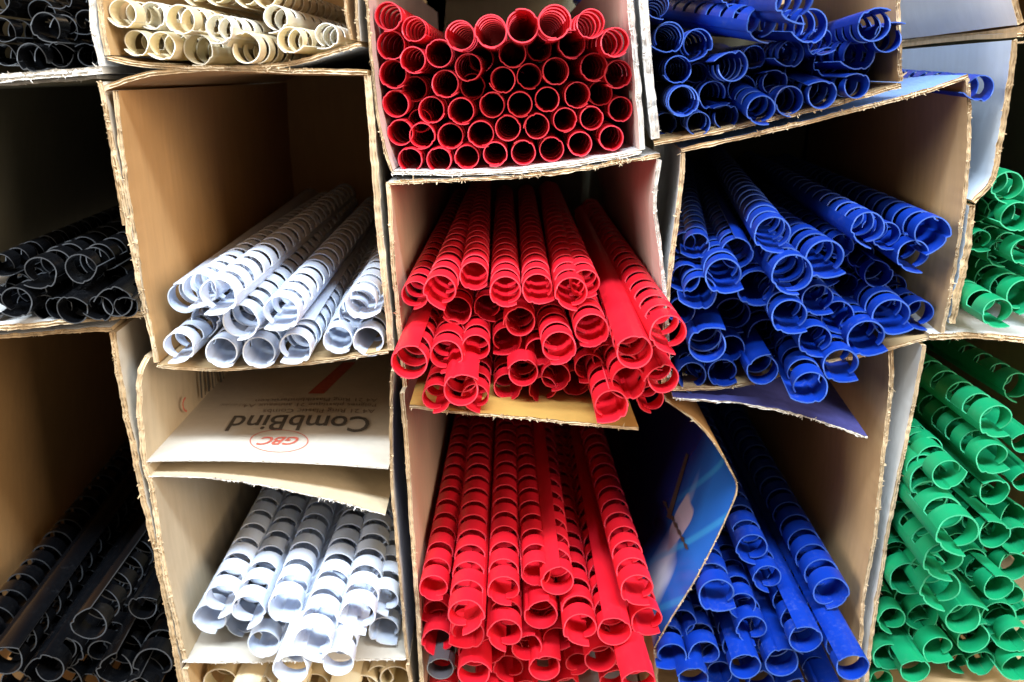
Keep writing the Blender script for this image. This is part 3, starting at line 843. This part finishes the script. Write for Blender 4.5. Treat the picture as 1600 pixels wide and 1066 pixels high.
bin_of_combs('red', 'top red box', (560, 0), 3.136, [
    (145, 80, 136, 260), (270, 142, 122, 330, Y(8)), (134, 222, 140, 330), (267, 295, 126, 300), (143, 365, 136, 320), (275, 437, 120, None, DIM), (157, 508, 130, 60), (182, 650, 126, 60), (312, 665, 128, 250), (252, 785, 120, 20),
    (395, 785, 124, 40), (395, 262, 134, 60), (497, 174, 144, 280, Y(-8)), (648, 152, 160, 290, Y(-16)), (806, 128, 162, 120, Y(-16)), (962, 108, 164, 250, Y(-18)), (1140, 117, 140, 330, Y(-6)), (1047, 218, 136, 290), (1257, 207, 144, 320, Y(-6)),
    (755, 263, 136, 300), (887, 238, 124, None, DIM), (600, 290, 122, None, DIM), (537, 330, 134, 350), (425, 412, 134, 330), (560, 425, 122, None, DIM), (707, 393, 126, 200, Y(8)), (837, 375, 124, None, Y(12)), (967, 350, 132, 190), (1155, 330, 136, 300),
    (1290, 365, 136, 230), (357, 540, 130, 350), (300, 592, 116, None, DIM), (503, 545, 130, 300), (655, 515, 124, 60, Y(8)), (792, 513, 124, 300, Y(6)), (925, 488, 122, 200, Y(8)), (1072, 467, 128, 320), (1187, 458, 120, None, Y(14)), (1285, 537, 120, 200),
    (450, 668, 128, 330), (600, 658, 130, 310), (732, 630, 126, 100), (875, 620, 124, 180), (1012, 588, 118, None, Y(8)), (1143, 580, 116, 120), (1240, 678, 122, 190), (530, 770, 120, 300, Y(8)), (670, 757, 120, 250, Y(4)), (807, 748, 122, 130), (947, 733, 122, 130), (1088, 707, 120, 190)],
    13.0, nsep=3, vars_=(4, 4, 2), lo=-15, hi=12, pj=0.4, inside=walls(b8), seed=9)
bin_of_combs('red', 'middle red box', (600, 280), 2.665, [
    (130, 482, 118, 270, Y(-4)), (232, 465, 137, 285, Y(-14, v=1)), (375, 405, 122, 330, Y(2, v=2)), (505, 470, 132, 305, Y(-10)), (640, 460, 130, 320, Y(-8)), (780, 475, 137, 290, Y(-12)), (838, 437, 125, 320, Y(-2)),
    (1045, 722, 152, 163, Y(-48, v=2)), (1185, 642, 157, 290, Y(-44, v=1)),
    (305, 550, 122, 200, Y(8)), (430, 535, 110, 300, Y(12)), (565, 595, 130, 190, Y(-2)), (510, 675, 122, 230, Y(4)), (645, 722, 118, 200, Y(0)), (730, 705, 142, 240, Y(-24, v=2)), (865, 632, 145, 240, Y(-18)), (925, 745, 115, 250, Y(-4)), (105, 765, 152, 55, Y(-30, v=2)),
    (258, 737, 138, 250, Y(-20)), (382, 705, 120, 285, Y(-12)),
    (320, 880, 147, 35, Y(-34)), (218, 915, 124, 255, Y(-22)), (378, 910, 115, 280, Y(-20, v=1)), (515, 868, 118, 260, Y(-2)), (580, 808, 126, 170, Y(-10)), (465, 770, 105, None, DIM), (716, 825, 122, 250, Y(-4)), (857, 790, 126, 230, Y(-6)), (1020, 850, 147, 190, Y(-34)), (945, 948, 142, 240, Y(-36, v=1)),
    (1165, 835, 132, 190, Y(-38)), (1110, 918, 115, 280, Y(-22)), (1140, 742, 105, 300, Y(-20)), (662, 880, 116, 290, Y(-2)), (795, 850, 112, None, Y(6)), (900, 868, 100, None, Y(2))],
    15.5, yaw=0, nsep=11, vars_=(0, 1, 2), inside=walls(b9), over=0.02, seed=10)
bin_of_combs('red', 'lower red box', (640, 660), 2.626, [
    (98, 682, 118, 305, Y(-6, v=2, yaw=1)), (232, 795, 152, 268, Y(-28, v=1, yaw=0)), (385, 692, 132, 300, Y(-12)), (522, 622, 118, 200, Y(0)), (607, 655, 136, 75, Y(-6, v=2)), (690, 772, 126, 300, Y(2)), (700, 852, 140, 300, Y(-20)), (840, 862, 142, 120, Y(-20, v=2)), (935, 690, 138, 300, Y(-14)),
    (975, 820, 132, 315, Y(-10)), (238, 872, 140, 215, Y(-14)), (390, 872, 145, 270, Y(-18)), (540, 795, 140, 70, Y(-8)), (482, 930, 126, 60, Y(-6)), (603, 892, 112, 330, Y(2)), (100, 782, 112, 200, Y(6)), (105, 902, 128, 275, Y(-2)), (125, 1015, 110, 60, Y(-6, col='grey', v=2)), (265, 1035, 136, 0, Y(-14)),
    (335, 940, 116, 250, Y(0)), (405, 1012, 124, 290, Y(0)), (555, 1012, 132, 35, Y(-8)), (690, 995, 100, None, Y(6)), (785, 975, 134, 65, Y(-10)), (890, 975, 110, 250, Y(0)), (942, 1075, 142, 163, Y(-36, v=2, yaw=-2)), (835, 1065, 110, 60), (470, 1110, 120, 60), (640, 1100, 120, 60), (330, 1130, 130, 60), (130, 1110, 120, 60)],
    15.0, yaw=-0.5, nsep=12, vars_=(0, 1, 2), inside=walls(b10), seed=11)
bin_of_combs('blue', 'top blue box', (1000, 0), 3.81, [
    (100, 30, 145, 300), (175, 222, 180, 205, {'v': 1}), (345, 258, 172, 250, Y(10)), (225, 415, 162, 210), (345, 435, 120, None, DIM), (555, 395, 178, 165, Y(-12)), (260, 602, 182, 240, Y(-10, v=4)), (435, 567, 168, 330), (150, 738, 135, None, DIM), (350, 737, 142, 200), (515, 697, 142, 150),
    (605, 532, 165, None, DIM), (722, 655, 172, None, DIM), (805, 492, 145, 140), (680, 340, 135, None, DIM), (900, 320, 155, 190, Y(2)), (950, 420, 170, None, DIM), (890, 602, 172, None, DIM), (1087, 567, 168, 140, Y(-6)), (1295, 512, 145, 145, Y(-8)), (1120, 370, 168, None, DIM), (1310, 322, 185, 200, Y(0)),
    (1390, 405, 130, None, DIM), (728, 142, 192, 300, Y(-20, pitch=6, yaw=-8, v=1)), (1020, 155, 200, 200, Y(-16, pitch=3, yaw=2)), (1075, 250, 155, 330, Y(-4)), (925, 5, 225, 300, Y(-52, pitch=4, yaw=4)), (1398, 147, 192, 45, Y(-22, yaw=10)), (1482, 222, 170, 40, Y(-8, v=3, yaw=10)), (580, -30, 180, 290, Y(6, pitch=3, yaw=-6))],
    14, yaw=5, nsep=7, inside=walls(b11), seed=12)
bin_of_combs('blue', 'skewed blue box', (1030, 240), 2.666, [
    (472, 337, 150, 305, Y(-14, v=1, yaw=9)), (325, 418, 132, 100, Y(-2, v=2)), (270, 512, 152, 335, Y(-20, v=1, m=False)), (170, 582, 142, 205, Y(-14)), (403, 562, 155, 320, Y(-6)), (555, 505, 170, 300, Y(-22, v=2)), (692, 442, 165, 335, Y(-12)), (545, 682, 148, 320, Y(-24, v=1, m=False)), (662, 612, 132, 330, Y(-8, v=1)),
    (745, 682, 135, 310, Y(-4)), (872, 312, 138, 290, Y(-12, v=1)), (950, 345, 115, 310, Y(0)), (1060, 428, 132, 310, Y(-6, v=1)), (1140, 332, 142, 265, Y(-8, v=3)), (760, 385, 100, None, Y(12)), (840, 422, 112, None, DIM), (915, 507, 112, 120, Y(10)), (980, 560, 102, None, DIM), (970, 682, 158, 330, Y(-12)),
    (1085, 672, 122, 300, Y(4)), (865, 772, 158, 335, Y(-14, v=1)), (652, 782, 138, 310, Y(-16, v=1)), (760, 887, 148, 320, Y(-20)), (632, 978, 142, 205, Y(-32, v=1, m=True)), (432, 905, 132, 75, Y(-12)), (200, 800, 158, 40, Y(-16)), (305, 675, 150, None, Y(12)), (445, 762, 150, None, Y(12)), (300, 812, 110, 250, Y(4)),
    (170, 870, 122, None, Y(12)), (265, 915, 122, None, Y(12)), (105, 375, 95, None, DIM), (155, 385, 110, 200, Y(6)), (92, 520, 120, 200, Y(2)), (85, 655, 110, 200, Y(2)), (135, 930, 120, None, Y(16)), (690, 505, 112, None, DIM), (780, 552, 102, None, DIM), (500, 430, 122, None, DIM)],
    15, yaw=7.5, nsep=9, vars_=(0, 1), inside=walls(b12), yj=1.8, seed=13)
bin_of_combs('blue', 'lower blue box', (1010, 760), 3.484, [
    (575, 342, 172, 290, Y(14)), (658, 502, 155, 280, Y(10)), (385, 600, 198, 330, Y(-8, v=1)), (522, 652, 155, 285, Y(2)), (575, 782, 168, 290, Y(-2, v=1)), (195, 740, 152, None, Y(8)), (130, 932, 162, 225, Y(-6)), (315, 922, 172, 280, Y(-6, v=1)), (540, 985, 172, 150, Y(-12, v=2)), (742, 962, 190, 35, Y(-8)),
    (870, 838, 178, 120, Y(-14, v=2)), (1008, 582, 192, 270, Y(0, v=2)), (1128, 990, 178, 150, Y(-30, v=2)), (915, 985, 132, None, DIM), (255, 1055, 165, 163, Y(-12, v=2)), (625, 1075, 150, 90), (400, 1020, 140, None, Y(8)), (800, 1120, 160, 60), (450, 1140, 150, 60), (990, 1130, 150, 60)],
    14.5, yaw=2, nsep=10, vars_=(0, 1), inside=walls(b13, WALL[b10.name]['R']), seed=14)
bin_of_combs('green', 'upper green box', (1400, 240), 3.33, [
    (580, 172, 165, 300, Y(0, v=1)), (635, 330, 155, 200, Y(-4)), (440, 457, 115, 320, Y(4, v=1)), (670, 512, 135, 330, Y(-4)), (545, 520, 135, None, Y(8)), (668, 742, 172, 260, Y(-6)), (510, 832, 155, 315, Y(-18, v=1)), (400, 752, 125, 230, Y(4)), (425, 300, 120, 90, Y(12)), (480, 590, 120, None, DIM),
    (760, 620, 140, 300), (760, 440, 140, 300), (790, 800, 140, 300), (740, 240, 140, 300, Y(6)), (470, 690, 110, None, DIM)],
    14, yaw=5, nsep=8, vars_=(0, 1), inside=walls(b15), seed=15)
bin_of_combs('green', 'lower green box', (1340, 530), 4.0, [
    (870, 517, 212, 320, Y(-8, v=1)), (848, 752, 205, 330, Y(-12, v=1)), (862, 962, 182, 150, Y(-10)), (1050, 650, 150, 170, Y(-4)), (1055, 890, 150, 180, Y(-4)), (568, 850, 195, 10, Y(-18)), (435, 892, 245, 300, Y(-38, v=1)), (325, 815, 195, 260, Y(-16)), (450, 690, 160, 250, Y(4)), (340, 620, 150, 250, Y(14)),
    (600, 1220, 270, 300, Y(-44)), (860, 1230, 192, 120, Y(-12)), (540, 1390, 250, 300, Y(-26, v=1)), (288, 1500, 222, 320, Y(-30)), (520, 1570, 250, 290, Y(-20, v=1)), (888, 1558, 185, 110, Y(-14, v=2)), (165, 1760, 172, 275, Y(-8)), (240, 1170, 165, None, Y(8)), (415, 1740, 192, 200, Y(0)), (672, 1750, 232, 20, Y(-14, v=1)),
    (885, 1740, 205, 260, Y(0)), (730, 1880, 212, 70, Y(-6)), (985, 1430, 195, 110, Y(0)), (508, 1950, 192, 330, Y(-10, v=1)), (632, 2030, 135, 300, Y(2)), (780, 2030, 168, 170, Y(-2)), (172, 1990, 185, 320, Y(-14, v=1)), (365, 2080, 180, 150, Y(-14)), (992, 1880, 185, 200, Y(-8)), (1010, 2060, 185, 200, Y(-10)), (300, 1880, 140, None, DIM),
    (320, 1630, 182, None, Y(10)), (1035, 1720, 110, 180), (150, 2140, 150, None, Y(4)), (370, 1170, 150, None, DIM), (980, 1120, 170, 100, Y(6)), (1000, 300, 180, 280, Y(26)), (650, 620, 150, 280, DIM), (740, 1050, 150, None, Y(8)), (720, 1400, 190, 300, Y(2)), (1000, 1260, 190, 250, Y(2)), (150, 1340, 170, 300, Y(4)), (740, 1620, 180, 250, Y(4)), (960, 1620, 170, 300, Y(4)), (430, 1880, 170, 300, Y(4)), (160, 950, 150, 300, Y(8)), (860, 1960, 170, 250, Y(4))],
    16.5, yaw=1.5, nsep=9, vars_=(0, 1), inside=walls(b16), yj=3.0, seed=16)
# a loose comb lying on top of the skewed box
bin_of_combs('blue', 'roof of skewed box', (0, 0), 1.0, [(1534, 138, 40, 200, Y(-3, v=3, yaw=6.5, pitch=1.5, label='blue comb lying on the skewed box, end poking past its corner'))], 9, seed=17, nsep=6)
